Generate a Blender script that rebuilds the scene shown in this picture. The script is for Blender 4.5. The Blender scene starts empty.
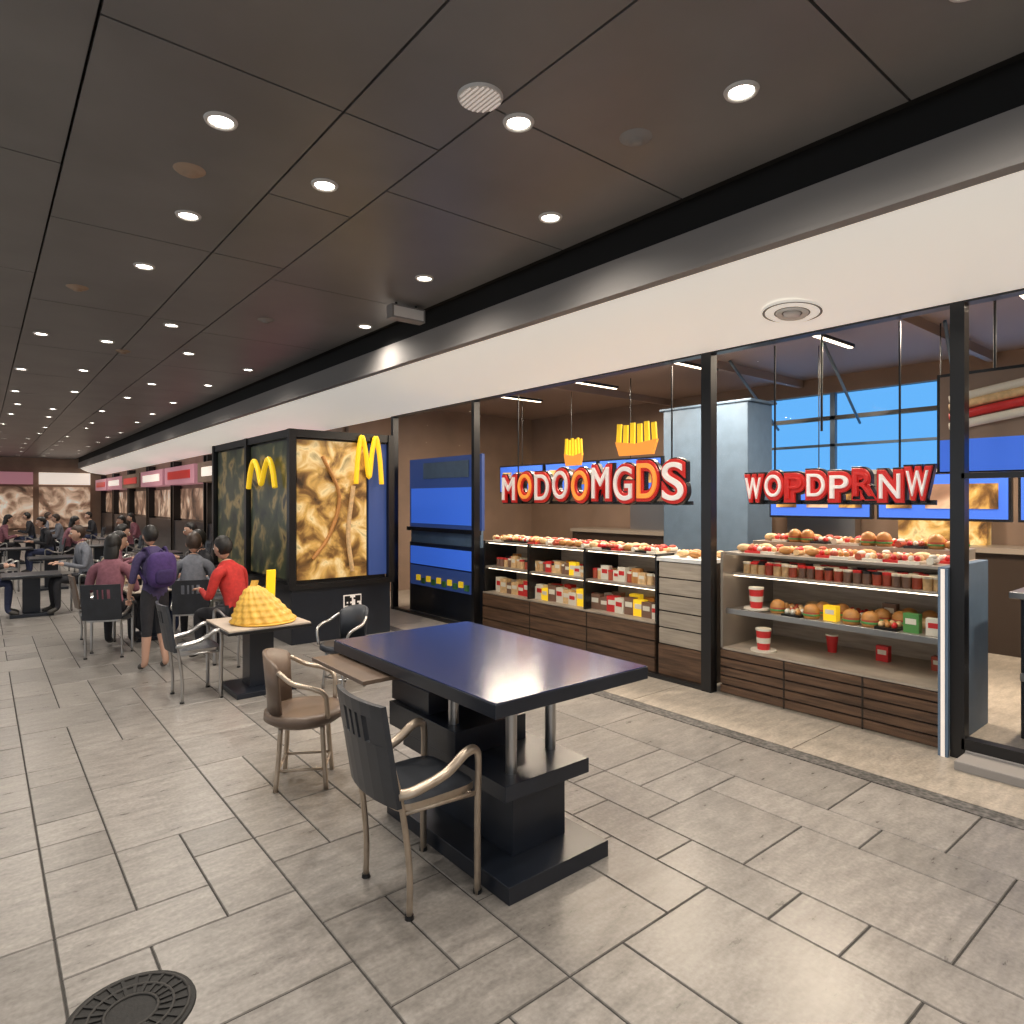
import bpy, math, random
from mathutils import Vector, Matrix
random.seed(7)
scene = bpy.context.scene
COL = scene.collection

# ------------------------------------------------------------------ materials
def new_mat(name):
    m = bpy.data.materials.new(name); m.use_nodes = True
    return m, m.node_tree.nodes, m.node_tree.links, m.node_tree.nodes['Principled BSDF']
def mat(name, col, rough=0.5, metal=0.0, emit=None, estr=0.0, noise=0.0, nscale=8.0, bump=0.0, stretch=(1,1,1)):
    m, N, L, b = new_mat(name)
    b.inputs['Base Color'].default_value = (*col, 1)
    b.inputs['Roughness'].default_value = rough
    b.inputs['Metallic'].default_value = metal
    if emit:
        b.inputs['Emission Color'].default_value = (*emit, 1)
        b.inputs['Emission Strength'].default_value = estr
    if noise > 0 or bump > 0:
        tc = N.new('ShaderNodeTexCoord'); mp = N.new('ShaderNodeMapping'); mp.inputs['Scale'].default_value = stretch
        nz = N.new('ShaderNodeTexNoise'); nz.inputs['Scale'].default_value = nscale; nz.inputs['Detail'].default_value = 5
        L.new(tc.outputs['Object'], mp.inputs[0]); L.new(mp.outputs[0], nz.inputs['Vector'])
        if noise > 0:
            r = N.new('ShaderNodeMapRange')
            r.inputs['From Min'].default_value = .3; r.inputs['From Max'].default_value = .7
            r.inputs['To Min'].default_value = 1 - noise; r.inputs['To Max'].default_value = 1 + noise
            mx = N.new('ShaderNodeVectorMath'); mx.operation = 'SCALE'
            mx.inputs[0].default_value = col
            L.new(nz.outputs[0], r.inputs['Value']); L.new(r.outputs[0], mx.inputs['Scale'])
            L.new(mx.outputs[0], b.inputs['Base Color'])
        if bump > 0:
            bp = N.new('ShaderNodeBump'); bp.inputs['Strength'].default_value = bump; bp.inputs['Distance'].default_value = .01
            L.new(nz.outputs[0], bp.inputs['Height']); L.new(bp.outputs[0], b.inputs['Normal'])
    return m
def emis(name, col, s):
    return mat(name, col, .5, 0, col, s)
def glass_mat(name, tint=(0.93, 0.95, 0.96), amount=.75):
    m, N, L, b = new_mat(name)
    N.remove(b)
    t = N.new('ShaderNodeBsdfTransparent'); t.inputs[0].default_value = (*tint, 1)
    g = N.new('ShaderNodeBsdfGlossy'); g.inputs['Roughness'].default_value = .02
    f = N.new('ShaderNodeLayerWeight'); f.inputs['Blend'].default_value = .12
    q = N.new('ShaderNodeMath'); q.operation = 'MULTIPLY'; q.inputs[1].default_value = amount
    x = N.new('ShaderNodeMixShader')
    L.new(f.outputs['Fresnel'], q.inputs[0]); L.new(q.outputs[0], x.inputs[0]); L.new(t.outputs[0], x.inputs[1]); L.new(g.outputs[0], x.inputs[2])
    L.new(x.outputs[0], N['Material Output'].inputs[0])
    return m
def ramp_mat(name, stops, scale=6, kind='noise', rough=.5, estr=0.0, detail=4, distort=1.0):
    m, N, L, b = new_mat(name)
    tc = N.new('ShaderNodeTexCoord')
    if kind == 'noise':
        t = N.new('ShaderNodeTexNoise'); t.inputs['Detail'].default_value = detail; t.inputs['Distortion'].default_value = distort
    else:
        t = N.new('ShaderNodeTexVoronoi')
    t.inputs['Scale'].default_value = scale
    L.new(tc.outputs['Object'], t.inputs['Vector'])
    r = N.new('ShaderNodeValToRGB')
    while len(r.color_ramp.elements) < len(stops): r.color_ramp.elements.new(.5)
    for e, (p, c) in zip(r.color_ramp.elements, stops):
        e.position = p; e.color = (*c, 1)
    L.new(t.outputs[0], r.inputs[0]); L.new(r.outputs[0], b.inputs['Base Color'])
    b.inputs['Roughness'].default_value = rough
    if estr:
        L.new(r.outputs[0], b.inputs['Emission Color']); b.inputs['Emission Strength'].default_value = estr
    return m

# floor tile
def tile_mat(name, base, var, rough):
    m, N, L, b = new_mat(name)
    geo = N.new('ShaderNodeNewGeometry')
    tc = N.new('ShaderNodeTexCoord'); mp = N.new('ShaderNodeMapping'); mp.inputs['Scale'].default_value = (3, 9, 3)
    nz = N.new('ShaderNodeTexNoise'); nz.inputs['Scale'].default_value = 2.2; nz.inputs['Detail'].default_value = 8; nz.inputs['Roughness'].default_value = .65
    n2 = N.new('ShaderNodeTexNoise'); n2.inputs['Scale'].default_value = 60; n2.inputs['Detail'].default_value = 3
    L.new(tc.outputs['Object'], mp.inputs[0]); L.new(mp.outputs[0], nz.inputs['Vector']); L.new(tc.outputs['Object'], n2.inputs['Vector'])
    a = N.new('ShaderNodeMath'); a.operation = 'MULTIPLY_ADD'; a.inputs[1].default_value = var; a.inputs[2].default_value = 1 - var * .5
    L.new(geo.outputs['Random Per Island'], a.inputs[0])
    c = N.new('ShaderNodeMapRange'); c.inputs['From Min'].default_value = .3; c.inputs['From Max'].default_value = .7
    c.inputs['To Min'].default_value = .72; c.inputs['To Max'].default_value = 1.25
    L.new(nz.outputs[0], c.inputs['Value'])
    c2 = N.new('ShaderNodeMapRange'); c2.inputs['From Min'].default_value = .3; c2.inputs['From Max'].default_value = .7
    c2.inputs['To Min'].default_value = .85; c2.inputs['To Max'].default_value = 1.15
    L.new(n2.outputs[0], c2.inputs['Value'])
    m1 = N.new('ShaderNodeMath'); m1.operation = 'MULTIPLY'; L.new(a.outputs[0], m1.inputs[0]); L.new(c.outputs[0], m1.inputs[1])
    m2 = N.new('ShaderNodeMath'); m2.operation = 'MULTIPLY'; L.new(m1.outputs[0], m2.inputs[0]); L.new(c2.outputs[0], m2.inputs[1])
    s = N.new('ShaderNodeVectorMath'); s.operation = 'SCALE'; s.inputs[0].default_value = base
    L.new(m2.outputs[0], s.inputs['Scale']); L.new(s.outputs[0], b.inputs['Base Color'])
    rr = N.new('ShaderNodeMapRange'); rr.inputs['To Min'].default_value = rough - .1; rr.inputs['To Max'].default_value = rough + .12
    L.new(nz.outputs[0], rr.inputs['Value']); L.new(rr.outputs[0], b.inputs['Roughness'])
    bp = N.new('ShaderNodeBump'); bp.inputs['Strength'].default_value = .35; bp.inputs['Distance'].default_value = .004
    L.new(nz.outputs[0], bp.inputs['Height']); L.new(bp.outputs[0], b.inputs['Normal'])
    return m

M = {}
M['tile'] = tile_mat('stone_tile', (.245, .226, .207), .26, .30)
M['beige'] = tile_mat('beige_stone', (.40, .35, .29), .08, .35)
M['grout'] = mat('grout', (.04, .037, .034), .8)
M['pebble'] = ramp_mat('pebble_mosaic', [(0, (.02, .02, .02)), (.5, (.09, .085, .08)), (1, (.2, .19, .18))], 45, 'voronoi', .5)
M['ceil'] = mat('ceiling_panel', (.165, .16, .158), .36, noise=.12, nscale=1.5)
M['ceilback'] = mat('ceiling_void', (.006, .006, .006), .9)
M['black'] = mat('black_metal', (.008, .008, .009), .3)
M['fascia'] = mat('fascia_grey', (.25, .235, .225), .7)
M['cove'] = mat('cove_white_glow', (.85, .82, .77), .5, 0, (1, .93, .82), .34)  # emission paints the soffit's lit look into the material; it is no lamp
M['white'] = mat('white_paint', (.75, .74, .72), .5)
M['dimwall'] = mat('interior_wall', (.27, .185, .135), .6, noise=.15, nscale=2)
M['iceil'] = mat('interior_ceiling', (.30, .22, .18), .5)
M['glass'] = glass_mat('shop_glass')
M['blueglass'] = glass_mat('sky_tint_window_glass', (.14, .44, .85), .3)  # the sky's blue is put into the glass colour
M['lamp'] = emis('lamp_glow', (1, .93, .82), 14)
M['lampring'] = mat('lamp_ring', (.6, .58, .55), .4)
M['navytop'] = mat('navy_laminate', (.016, .024, .075), .18)
M['navy'] = mat('navy_lacquer', (.012, .016, .025), .3, noise=.2, nscale=5)
M['steel'] = mat('steel', (.45, .44, .43), .3, 1)
M['tanmetal'] = mat('tan_metal', (.45, .37, .29), .35, .7, noise=.15, nscale=10)
M['brown'] = mat('brown_plastic', (.13, .09, .065), .4, noise=.2, nscale=6)
M['slate'] = mat('chair_slate', (.026, .03, .038), .4, noise=.2, nscale=8)
M['wood'] = mat('walnut', (.14, .075, .043), .45, noise=.45, nscale=3.5, stretch=(3, 1, 14))
M['wooddark'] = mat('walnut_dark', (.03, .018, .012), .5)
M['woodlight'] = mat('grey_oak', (.42, .35, .28), .5, noise=.2, nscale=4, stretch=(2, 1, 12))
M['shelf'] = mat('shelf_steel', (.35, .30, .25), .35, .3)
M['yellow'] = mat('yellow_sign', (.95, .62, .02), .4, 0, (1, .62, .02), .4)
M['orange'] = mat('orange_sign', (.95, .34, .06), .4, 0, (1, .38, .05), .4)
M['red'] = mat('sign_red', (.55, .02, .015), .4, 0, (1, .03, .02), .15)
M['signwhite'] = mat('sign_white', (.9, .85, .80), .4, 0, (1, .85, .78), .2)
M['blueglow'] = emis('blue_screen', (.04, .13, .6), .65)
M['bluedim'] = emis('blue_panel', (.03, .06, .2), .4)
M['bluepillar'] = mat('bluegrey_pillar', (.11, .17, .25), .5, noise=.1)
M['pink'] = emis('pink_sign', (.55, .25, .3), .3)
M['farwhite'] = emis('far_white_sign', (.9, .8, .7), .6)
M['redglow'] = ramp_mat('far_shop', [(0.3, (.05, .03, .02)), (.48, (.3, .17, .11)), (.6, (.7, .5, .35)), (.75, (.9, .85, .78))], 1.6, 'noise', .5, .35)
M['fries'] = mat('fries_gold', (.72, .42, .07), .4, noise=.2, nscale=14)
M['bun'] = mat('bun', (.55, .25, .07), .45, noise=.2, nscale=20)
M['pastry'] = mat('pastry', (.75, .5, .25), .5, noise=.2, nscale=30)
M['meat'] = mat('meat', (.45, .08, .04), .5)
M['cream'] = mat('cream', (.8, .74, .62), .5)
M['pred'] = mat('pack_red', (.65, .03, .03), .4)
M['pgreen'] = mat('pack_green', (.1, .3, .08), .4)
M['pblue'] = mat('pack_blue', (.05, .15, .45), .4)
M['jar'] = mat('jar_brown', (.22, .12, .08), .3)
M['striplight'] = emis('strip_light', (1, .82, .6), 5)
M['poster'] = ramp_mat('food_poster', [(0.3, (.03, .018, .01)), (.43, (.2, .10, .03)), (.53, (.6, .36, .10)), (.62, (.8, .62, .32)), (.74, (.1, .08, .02))], 4.5, 'noise', .3, .28, 5, .6)
M['poster2'] = ramp_mat('green_board', [(0.3, (.01, .012, .01)), (.5, (.04, .05, .025)), (.62, (.25, .18, .07)), (.7, (.02, .02, .015))], 4, 'noise', .3, .2, 4, .4)
M['iron'] = mat('cast_iron', (.016, .015, .014), .7, .1, bump=.4, nscale=40)
M['vent'] = mat('vent_brown', (.34, .24, .17), .5)

# ------------------------------------------------------------------ mesh builder
class MB:
    def __init__(s): s.v = []; s.f = []; s.m = []; s.sm = []; s.mats = []
    def mi(s, k):
        mm = M[k] if isinstance(k, str) else k
        if mm not in s.mats: s.mats.append(mm)
        return s.mats.index(mm)
    def add(s, vs, fs, k, smooth=False):
        o = len(s.v); i = s.mi(k)
        s.v += [tuple(v) for v in vs]
        for f in fs: s.f.append([o + a for a in f]); s.m.append(i); s.sm.append(smooth)
    def box(s, c, d, k, rz=0, rx=0, ry=0, taper=1.0):
        R = Matrix.Rotation(rz, 3, 'Z') @ Matrix.Rotation(ry, 3, 'Y') @ Matrix.Rotation(rx, 3, 'X')
        vs = []
        for z in (-.5, .5):
            t = taper if z > 0 else 1
            for x, y in ((-.5, -.5), (.5, -.5), (.5, .5), (-.5, .5)):
                vs.append(Vector(c) + R @ Vector((x * d[0] * t, y * d[1] * t, z * d[2])))
        s.add(vs, [(3, 2, 1, 0), (4, 5, 6, 7), (0, 1, 5, 4), (1, 2, 6, 5), (2, 3, 7, 6), (3, 0, 4, 7)], k)
    def b2(s, a, b, k):
        s.box([(a[i] + b[i]) / 2 for i in range(3)], [abs(b[i] - a[i]) for i in range(3)], k)
    def pane(s, x, ya, yb, za, zb, k):
        s.add([(x, ya, za), (x, yb, za), (x, yb, zb), (x, ya, zb)], [(0, 3, 2, 1)], k)
    def cyl(s, p0, p1, r0, r1, k, n=16, smooth=True):
        p0 = Vector(p0); p1 = Vector(p1); d = (p1 - p0).normalized()
        u = d.orthogonal().normalized(); w = d.cross(u)
        vs = []
        for p, r in ((p0, r0), (p1, r1)):
            for i in range(n):
                a = 2 * math.pi * i / n
                vs.append(p + (u * math.cos(a) + w * math.sin(a)) * r)
        s.add(vs, [(i, (i + 1) % n, n + (i + 1) % n, n + i) for i in range(n)], k, smooth)
        s.add(vs[:n], [tuple(range(n - 1, -1, -1))], k); s.add(vs[n:], [tuple(range(n))], k)
    def tube(s, pts, r, k, n=10, sub=6, flat=1.0, closed=False):
        P = [Vector(p) for p in pts]; out = []
        if len(P) > 2 and sub > 1:
            for i in range(len(P) - 1):
                a = P[i - 1] if i > 0 else P[0] * 2 - P[1]; b = P[i]; c = P[i + 1]
                d = P[i + 2] if i + 2 < len(P) else P[-1] * 2 - P[-2]
                for j in range(sub):
                    t = j / sub
                    out.append(.5 * ((2 * b) + (-a + c) * t + (2 * a - 5 * b + 4 * c - d) * t * t + (-a + 3 * b - 3 * c + d) * t ** 3))
            out.append(P[-1])
        else: out = P
        T0 = (out[1] - out[0]).normalized(); u = T0.orthogonal().normalized(); vs = []
        for i, p in enumerate(out):
            T = (out[min(i + 1, len(out) - 1)] - out[max(i - 1, 0)]).normalized()
            u = (u - T * u.dot(T)).normalized(); w = T.cross(u)
            for j in range(n):
                a = 2 * math.pi * j / n
                vs.append(p + u * math.cos(a) * r + w * math.sin(a) * r * flat)
        fs = []
        for i in range(len(out) - 1):
            for j in range(n):
                fs.append((i * n + j, i * n + (j + 1) % n, (i + 1) * n + (j + 1) % n, (i + 1) * n + j))
        fs.append(tuple(range(n - 1, -1, -1))); fs.append(tuple(range((len(out) - 1) * n, len(out) * n)))
        s.add(vs, fs, k, True)
    def ball(s, c, r, k, nu=16, nv=10, fn=None, zmin=-1.0, R=None):
        vs = []; c = Vector(c)
        for i in range(nv + 1):
            ph = math.pi * i / nv
            for j in range(nu):
                a = 2 * math.pi * j / nu
                q = Vector((math.sin(ph) * math.cos(a), math.sin(ph) * math.sin(a), max(zmin, math.cos(ph))))
                if fn: q = fn(q)
                q = Vector((q[0] * r[0], q[1] * r[1], q[2] * r[2]))
                if R: q = R @ q
                vs.append(c + q)
        fs = []
        for i in range(nv):
            for j in range(nu):
                fs.append((i * nu + j, (i + 1) * nu + j, (i + 1) * nu + (j + 1) % nu, i * nu + (j + 1) % nu))
        s.add(vs, fs, k, True)
    def lathe(s, c, prof, k, n=20):
        vs = []
        for r, z in prof:
            for j in range(n):
                a = 2 * math.pi * j / n; vs.append((c[0] + r * math.cos(a), c[1] + r * math.sin(a), c[2] + z))
        fs = [(i * n + j, i * n + (j + 1) % n, (i + 1) * n + (j + 1) % n, (i + 1) * n + j) for i in range(len(prof) - 1) for j in range(n)]
        s.add(vs, fs, k, True)
    def mesh(s, me, mtx, k, smooth=False):
        s.add([mtx @ v.co for v in me.vertices], [tuple(p.vertices) for p in me.polygons], k, smooth)
    def obj(s, name, loc=(0, 0, 0), rz=0, sc=1, bevel=0, parent=None):
        me = bpy.data.meshes.new(name); me.from_pydata(s.v, [], s.f)
        for m_ in s.mats: me.materials.append(m_)
        me.polygons.foreach_set('material_index', s.m); me.polygons.foreach_set('use_smooth', s.sm)
        me.update()
        o = bpy.data.objects.new(name, me); COL.objects.link(o)
        o.location = loc; o.rotation_euler = (0, 0, rz); o.scale = (sc,) * 3 if not isinstance(sc, tuple) else sc
        if bevel:
            b = o.modifiers.new('bevel', 'BEVEL'); b.width = bevel; b.segments = 2; b.limit_method = 'ANGLE'; b.angle_limit = .7
        if parent: o.parent = parent
        return o
def inst(o, name, loc, rz=0, sc=1):
    n = bpy.data.objects.new(name, o.data); COL.objects.link(n)
    n.location = loc; n.rotation_euler = (0, 0, rz); n.scale = (sc,) * 3
    for md in o.modifiers:
        if md.type == 'BEVEL':
            b = n.modifiers.new('bevel', 'BEVEL'); b.width = md.width; b.segments = 2; b.limit_method = 'ANGLE'; b.angle_limit = .7
    return n
def text_me(body, size, extrude, offset=0.0, space=1.0, shear=0):
    c = bpy.data.curves.new('t', 'FONT'); c.body = body; c.size = size; c.extrude = extrude; c.offset = offset
    c.space_character = space; c.shear = shear; c.bevel_depth = .006
    o = bpy.data.objects.new('t', c); COL.objects.link(o)
    bpy.context.view_layer.update()
    dg = bpy.context.evaluated_depsgraph_get()
    me = bpy.data.meshes.new_from_object(o.evaluated_get(dg))
    bpy.data.objects.remove(o)
    return me

XW = 4.27; CH = 3.2; SY1 = 7.7
# ------------------------------------------------------------------ floor
rnd = random.Random(11)
cs = .24; nx = 40; ny = 152; x0 = 3.55 - nx * cs; y0 = -2.9
occ = [[False] * ny for _ in range(nx)]
fb = MB(); g = .003
sizes = [(2, 2), (3, 2), (2, 3), (1, 2), (2, 1), (3, 1), (1, 1), (2, 2), (1, 3), (2, 1), (1, 2)]
for j in range(ny):
    for i in range(nx):
        if occ[i][j]: continue
        opts = [s for s in sizes if i + s[0] <= nx and j + s[1] <= ny and all(not occ[i + a][j + b] for a in range(s[0]) for b in range(s[1]))]
        w, h = rnd.choice(opts + [o for o in opts if o[0] * o[1] >= 4])
        for a in range(w):
            for b in range(h): occ[i + a][j + b] = True
        xa = x0 + i * cs + g; xb = x0 + (i + w) * cs - g; ya = y0 + j * cs + g; yb = y0 + (j + h) * cs - g
        e = .0025
        vs = [(xa, ya, -.004), (xb, ya, -.004), (xb, yb, -.004), (xa, yb, -.004), (xa + e, ya + e, 0), (xb - e, ya + e, 0), (xb - e, yb - e, 0), (xa + e, yb - e, 0)]
        fb.add(vs, [(4, 5, 6, 7), (0, 1, 5, 4), (1, 2, 6, 5), (2, 3, 7, 6), (3, 0, 4, 7)], 'tile')
YE = y0 + ny * cs
fb.b2((x0 - .1, y0 - .1, -.12), (XW + 4.2, YE, -.005), 'grout')
fb.b2((3.555, y0, -.004), (3.66, YE, .001), 'pebble')
yy = y0
while yy < 33.6:
    fb.b2((3.665, yy + .002, -.004), (XW + .02, yy + 1.196, .001), 'beige'); yy += 1.2
fb.b2((XW + .02, y0, -.004), (8.3, 33.5, .0), 'beige')
fb.obj('floor')

# drain cover
db = MB()
db.cyl((0, 0, 0), (0, 0, .006), .185, .182, 'iron', 40)
for r in (.165, .12, .075):
    db.tube([(r * math.cos(a * math.pi / 12), r * math.sin(a * math.pi / 12), .008) for a in range(25)], .005, 'grout', 6, 1)
for i in range(24):
    a = i * math.pi / 12
    db.box((.12 * math.cos(a), .12 * math.sin(a), .008), (.08, .01, .006), 'iron', a)
db.obj('drain_cover', (.33, 2.10, .0), 0, .9)

# ------------------------------------------------------------------ ceiling
cb = MB()
def panels(xa, xb, ys):
    for a, b in zip(ys[:-1], ys[1:]):
        cb.b2((xa + .006, a + .006, CH), (xb - .006, b - .006, CH + .03), 'ceil')
panels(1.78, 3.16, [-2.9, -.2, 1.1, 2.3, 3.3, 5.2, 7.3, 9.4, 11.5, 13.6, 15.7, 17.8, 19.9, 22, 24, 26, 28, 30, 33.5])
panels(1.27, 1.78, [-2.9, -.2, 2.75, 3.75, 4.9, 7.0, 9.1, 11.2, 13.3, 15.4, 17.5, 19.6, 21.7, 24, 26, 28, 30, 33.5])
panels(.33, 1.27, [-2.9, -.2, 2.75, 4.9, 7.0, 9.1, 11.2, 13.3, 15.4, 17.5, 19.6, 21.7, 24, 26, 28, 30, 33.5])
panels(-1.1, .33, [-2.9, .5, 2.0, 4.1, 6.2, 8.3, 10.4, 12.5, 14.6, 16.7, 18.8, 21, 24, 27, 30, 33.5])
for k in range(4): panels(-2.5 - k * 1.4, -1.1 - k * 1.4, [-2.9, .4, 2.5, 4.6, 6.7, 8.8, 10.9, 13, 15.1, 17.2, 19.3, 22, 25, 28, 31, 33.5])
cb.b2((-6.7, -2.9, CH + .05), (XW, 33.5, CH + .1), 'ceilback')
cb.obj('ceiling')
rb = MB(); rb.b2((-7, -3.2, 3.38), (8.5, 33.9, 3.5), 'ceilback'); rb.obj('leak_block_slab')  # unseen slab added over everything to keep sky light from leaking in

# soffit with white cove
sb = MB()
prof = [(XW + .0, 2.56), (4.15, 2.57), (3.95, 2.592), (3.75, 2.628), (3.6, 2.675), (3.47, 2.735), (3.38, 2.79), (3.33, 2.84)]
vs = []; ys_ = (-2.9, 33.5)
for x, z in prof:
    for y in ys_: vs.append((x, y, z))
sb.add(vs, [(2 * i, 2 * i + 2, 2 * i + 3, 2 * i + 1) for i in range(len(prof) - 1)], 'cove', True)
sb.b2((3.27, -2.9, 2.835), (3.335, 33.5, 3.05), 'fascia')
sb.b2((3.26, -2.9, 2.815), (3.34, 33.5, 2.84), 'fascia')
sb.b2((3.29, -2.9, 3.05), (3.335, 33.5, 3.25), 'ceilback')  # black strip added above the fascia to close a sky light leak
sb.obj('trim_soffit')
hb = MB()
hb.b2((XW - .03, -2.9, 2.55), (XW + .06, SY1, 2.60), 'black')
hb.b2((XW + .0, -2.9, 2.60), (XW + .06, 33.5, 3.34), 'white')
hb.obj('trim_header')

vb = MB()
vb.lathe((0, 0, 0), [(.001, -.03), (.05, -.03), (.055, -.012)], 'white', 32)
vb.lathe((0, 0, 0), [(.065, -.012), (.095, -.028), (.105, -.01)], 'white', 32)
vb.lathe((0, 0, 0), [(.115, -.01), (.15, -.024), (.18, -.004), (.2, .006)], 'cove', 32)  # outer ring reuses the cove emission, painted brighter than its shade
vb.lathe((0, 0, 0), [(.001, -.008), (.19, -.008)], 'fascia', 32)
o = vb.obj('air_diffuser', (3.86, 2.0, 2.606), 0, .9); o.rotation_euler = (0, .13, 0)

pb = MB()
pb.cyl((0, 0, -.012), (0, 0, 0), .095, .1, 'lampring', 32)
for i in range(-4, 5):
    L_ = math.sqrt(max(0, .088 ** 2 - (i * .02) ** 2))
    pb.box((i * .02, 0, -.014), (.007, 2 * L_, .006), 'signwhite')
pb.obj('ceiling_speaker', (1.68, 2.27, CH))
for (x, y) in [(.86, 3.75), (.62, 6.4), (2.15, 6.4), (1.3, 8.8), (2.45, 2.05)]:
    pb = MB(); pb.lathe((0, 0, 0), [(.001, -.03), (.03, -.03), (.035, -.015), (.06, -.015), (.075, -.004), (.08, 0)], 'vent' if x < 2 else 'fascia', 20)
    pb.obj('ceiling_vent', (x, y, CH))
pb = MB(); pb.box((0, 0, -.09), (.34, .1, .12), 'fascia'); pb.cyl((-.1, 0, -.03), (-.1, 0, .0), .012, .012, 'black', 8); pb.cyl((.1, 0, -.03), (.1, 0, .0), .012, .012, 'black', 8)
pb.box((0, -.052, -.09), (.3, .006, .09), 'white')
pb.obj('ceiling_box_lamp', (2.95, 5.1, CH), 0.0, bevel=.005)  # a box lamp, modelled without emission

# downlights
near = [(.86, 3.17), (1.48, 3.45), (.99, 4.35), (1.93, 2.31), (2.52, 1.53), (2.73, 2.96), (2.71, 4.40), (.95, 5.5), (1.48, 7.18), (3.0, 6.0), (2.6, .72), (1.2, 1.2), (-.9, 2.5), (-.9, .3), (-.9, 5.0), (2.5, -1.2), (.6, -1.0)]
far = []
yy = 8.6
while yy < 33:
    for x in (-4.6, -3.2, -1.8, -.6, .45, 1.15, 1.9, 2.75):
        far.append((x + rnd.uniform(-.1, .1), yy + rnd.uniform(-.4, .4)))
    yy += 2.1
lb = MB()
lb.lathe((0, 0, 0), [(.052, -.004), (.058, -.012), (.068, -.012), (.074, 0)], 'lampring', 24)
lb.cyl((0, 0, -.004), (0, 0, -.002), .053, .053, 'lamp', 24)
first = None
for i, (x, y) in enumerate(near + far):
    if i == 0: first = lb.obj('ceiling_downlight', (x, y, CH))
    else: inst(first, 'ceiling_downlight', (x, y, CH))
def light(kind, name, loc, energy, col=(1, .915, .81), size=.1, rot=(0, 0, 0), spot=2.6, sizey=None):
    l = bpy.data.lights.new(name, kind); l.energy = energy; l.color = col
    if kind == 'SPOT': l.spot_size = spot; l.spot_blend = 1; l.shadow_soft_size = size
    elif kind == 'AREA':
        l.size = size
        if sizey: l.shape = 'RECTANGLE'; l.size_y = sizey
    else: l.shadow_soft_size = size
    o = bpy.data.objects.new(name, l); COL.objects.link(o); o.location = loc; o.rotation_euler = rot
    return o
for x, y in near: light('SPOT', 'downlight_lamp', (x, y, CH - .03), 80, size=.07, spot=2.75)
for y in (9, 12, 16, 20, 25, 30):
    for x in (-3.2, .4, 2.4): light('SPOT', 'downlight_lamp', (x, y, CH - .03), 160, size=.07, spot=2.8)

# ------------------------------------------------------------------ outer walls
wb = MB()
def wall_with_windows(b, axis, c, a0, a1, H, wins, k, th=.12):
    def bx(s, e, z0, z1):
        if e - s < .001 or z1 - z0 < .001: return
        if axis == 'x': b.b2((c, s, z0), (c + th, e, z1), k)
        else: b.b2((s, c, z0), (e, c + th, z1), k)
    cur = a0
    for s, e, z0, z1 in wins:
        bx(cur, s, 0, H); bx(s, e, 0, z0); bx(s, e, z1, H); cur = e
    bx(cur, a1, 0, H)
wall_with_windows(wb, 'x', -6.8, -3, 33.7, 3.38, [(-2 + i * 3.4, .9 + i * 3.4, .3, 2.7) for i in range(10)], 'dimwall')  # out-of-view openings added so sky light fills the hall
wb.obj('wall_left')
wb = MB(); wall_with_windows(wb, 'y', -3.05, -6.8, 8.4, 3.38, [(-5.5, -2.2, .2, 2.7), (-1.6, 1.6, .2, 2.7)], 'dimwall'); wb.obj('wall_back')  # wide openings added behind the camera to let in more sky light
wb = MB(); wb.b2((-6.8, 33.6, 0), (8.4, 33.75, 3.38), 'dimwall')
wb.obj('wall_front')
wb = MB()
for i, x in enumerate((-5.2, -3.2, -1.2, .8, 2.8)):
    wb.b2((x - .9, 33.4, .3), (x + .9, 33.55, 2.0), 'redglow'); wb.b2((x - .9, 33.36, 2.1), (x + .9, 33.55, 2.6), 'pink' if i % 2 else 'farwhite')
wb.obj('food_stall_facade')
wb = MB(); wb.b2((XW, SY1 + 1.6, 0), (XW + .1, 33.6, 3.3), 'dimwall'); wb.obj('wall_right')
for i in range(7):
    y = 9.6 + i * 3.4; xo = XW - .01
    q = MB()
    q.b2((xo - .18, y, 0), (xo, y + 3.1, .9), 'navy'); q.b2((xo - .02, y, .95), (xo, y + 3.1, 1.75), 'redglow')
    q.b2((xo - .4, y, 1.85), (xo, y + 3.1, 2.3), 'pink' if i % 3 != 1 else 'dimwall'); q.b2((xo - .42, y + .4, 1.98), (xo - .4, y + 2.7, 2.18), 'farwhite' if i % 2 else 'red')
    for yy_ in (y, y + 3.1): q.b2((xo - .2, yy_ - .04, 0), (xo, yy_ + .04, 2.5), 'black')
    q.obj('food_stall_counter')

# ------------------------------------------------------------------ shop interior shell
ib = MB(); wall_with_windows(ib, 'x', 8.0, -3, 9.4, 3.0, [(1.2, 4.85, 1.75, 2.75)], 'dimwall'); ib.obj('wall_shop_back')
ib = MB(); ib.b2((XW + .06, SY1 + 1.5, 0), (8.0, SY1 + 1.6, 3.0), 'dimwall'); ib.obj('wall_shop_side')
ib = MB(); ib.b2((XW + .06, -2.9, 2.95), (8.1, 9.3, 3.0), 'iceil')
for y in (0, 2, 4, 6): ib.b2((XW + .1, y, 2.86), (8, y + .06, 2.95), 'iceil')
ib.obj('ceiling_shop')
ib = MB()
for i in range(4): ib.b2((7.98, 1.2 + i * 1.2, 1.75), (8.04, 1.26 + i * 1.2, 2.75), 'bluepillar')
ib.b2((7.98, 1.2, 2.42), (8.04, 4.85, 2.47), 'black'); ib.b2((7.98, 1.2, 1.75), (8.04, 4.85, 1.8), 'white'); ib.b2((7.98, 1.2, 2.1), (8.04, 4.85, 2.13), 'bluepillar')
ib.pane(8.05, 1.2, 4.85, 1.75, 2.75, 'blueglass')
ib.obj('window_1')
ib = MB()
for i in range(4): ib.tube([(7.95, 1.3 + i * 1.0, 2.35), (6.2, .9 + i * 1.0, 2.93)], .015, 'bluepillar', 8, 1)
ib.obj('roof_struts')
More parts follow.
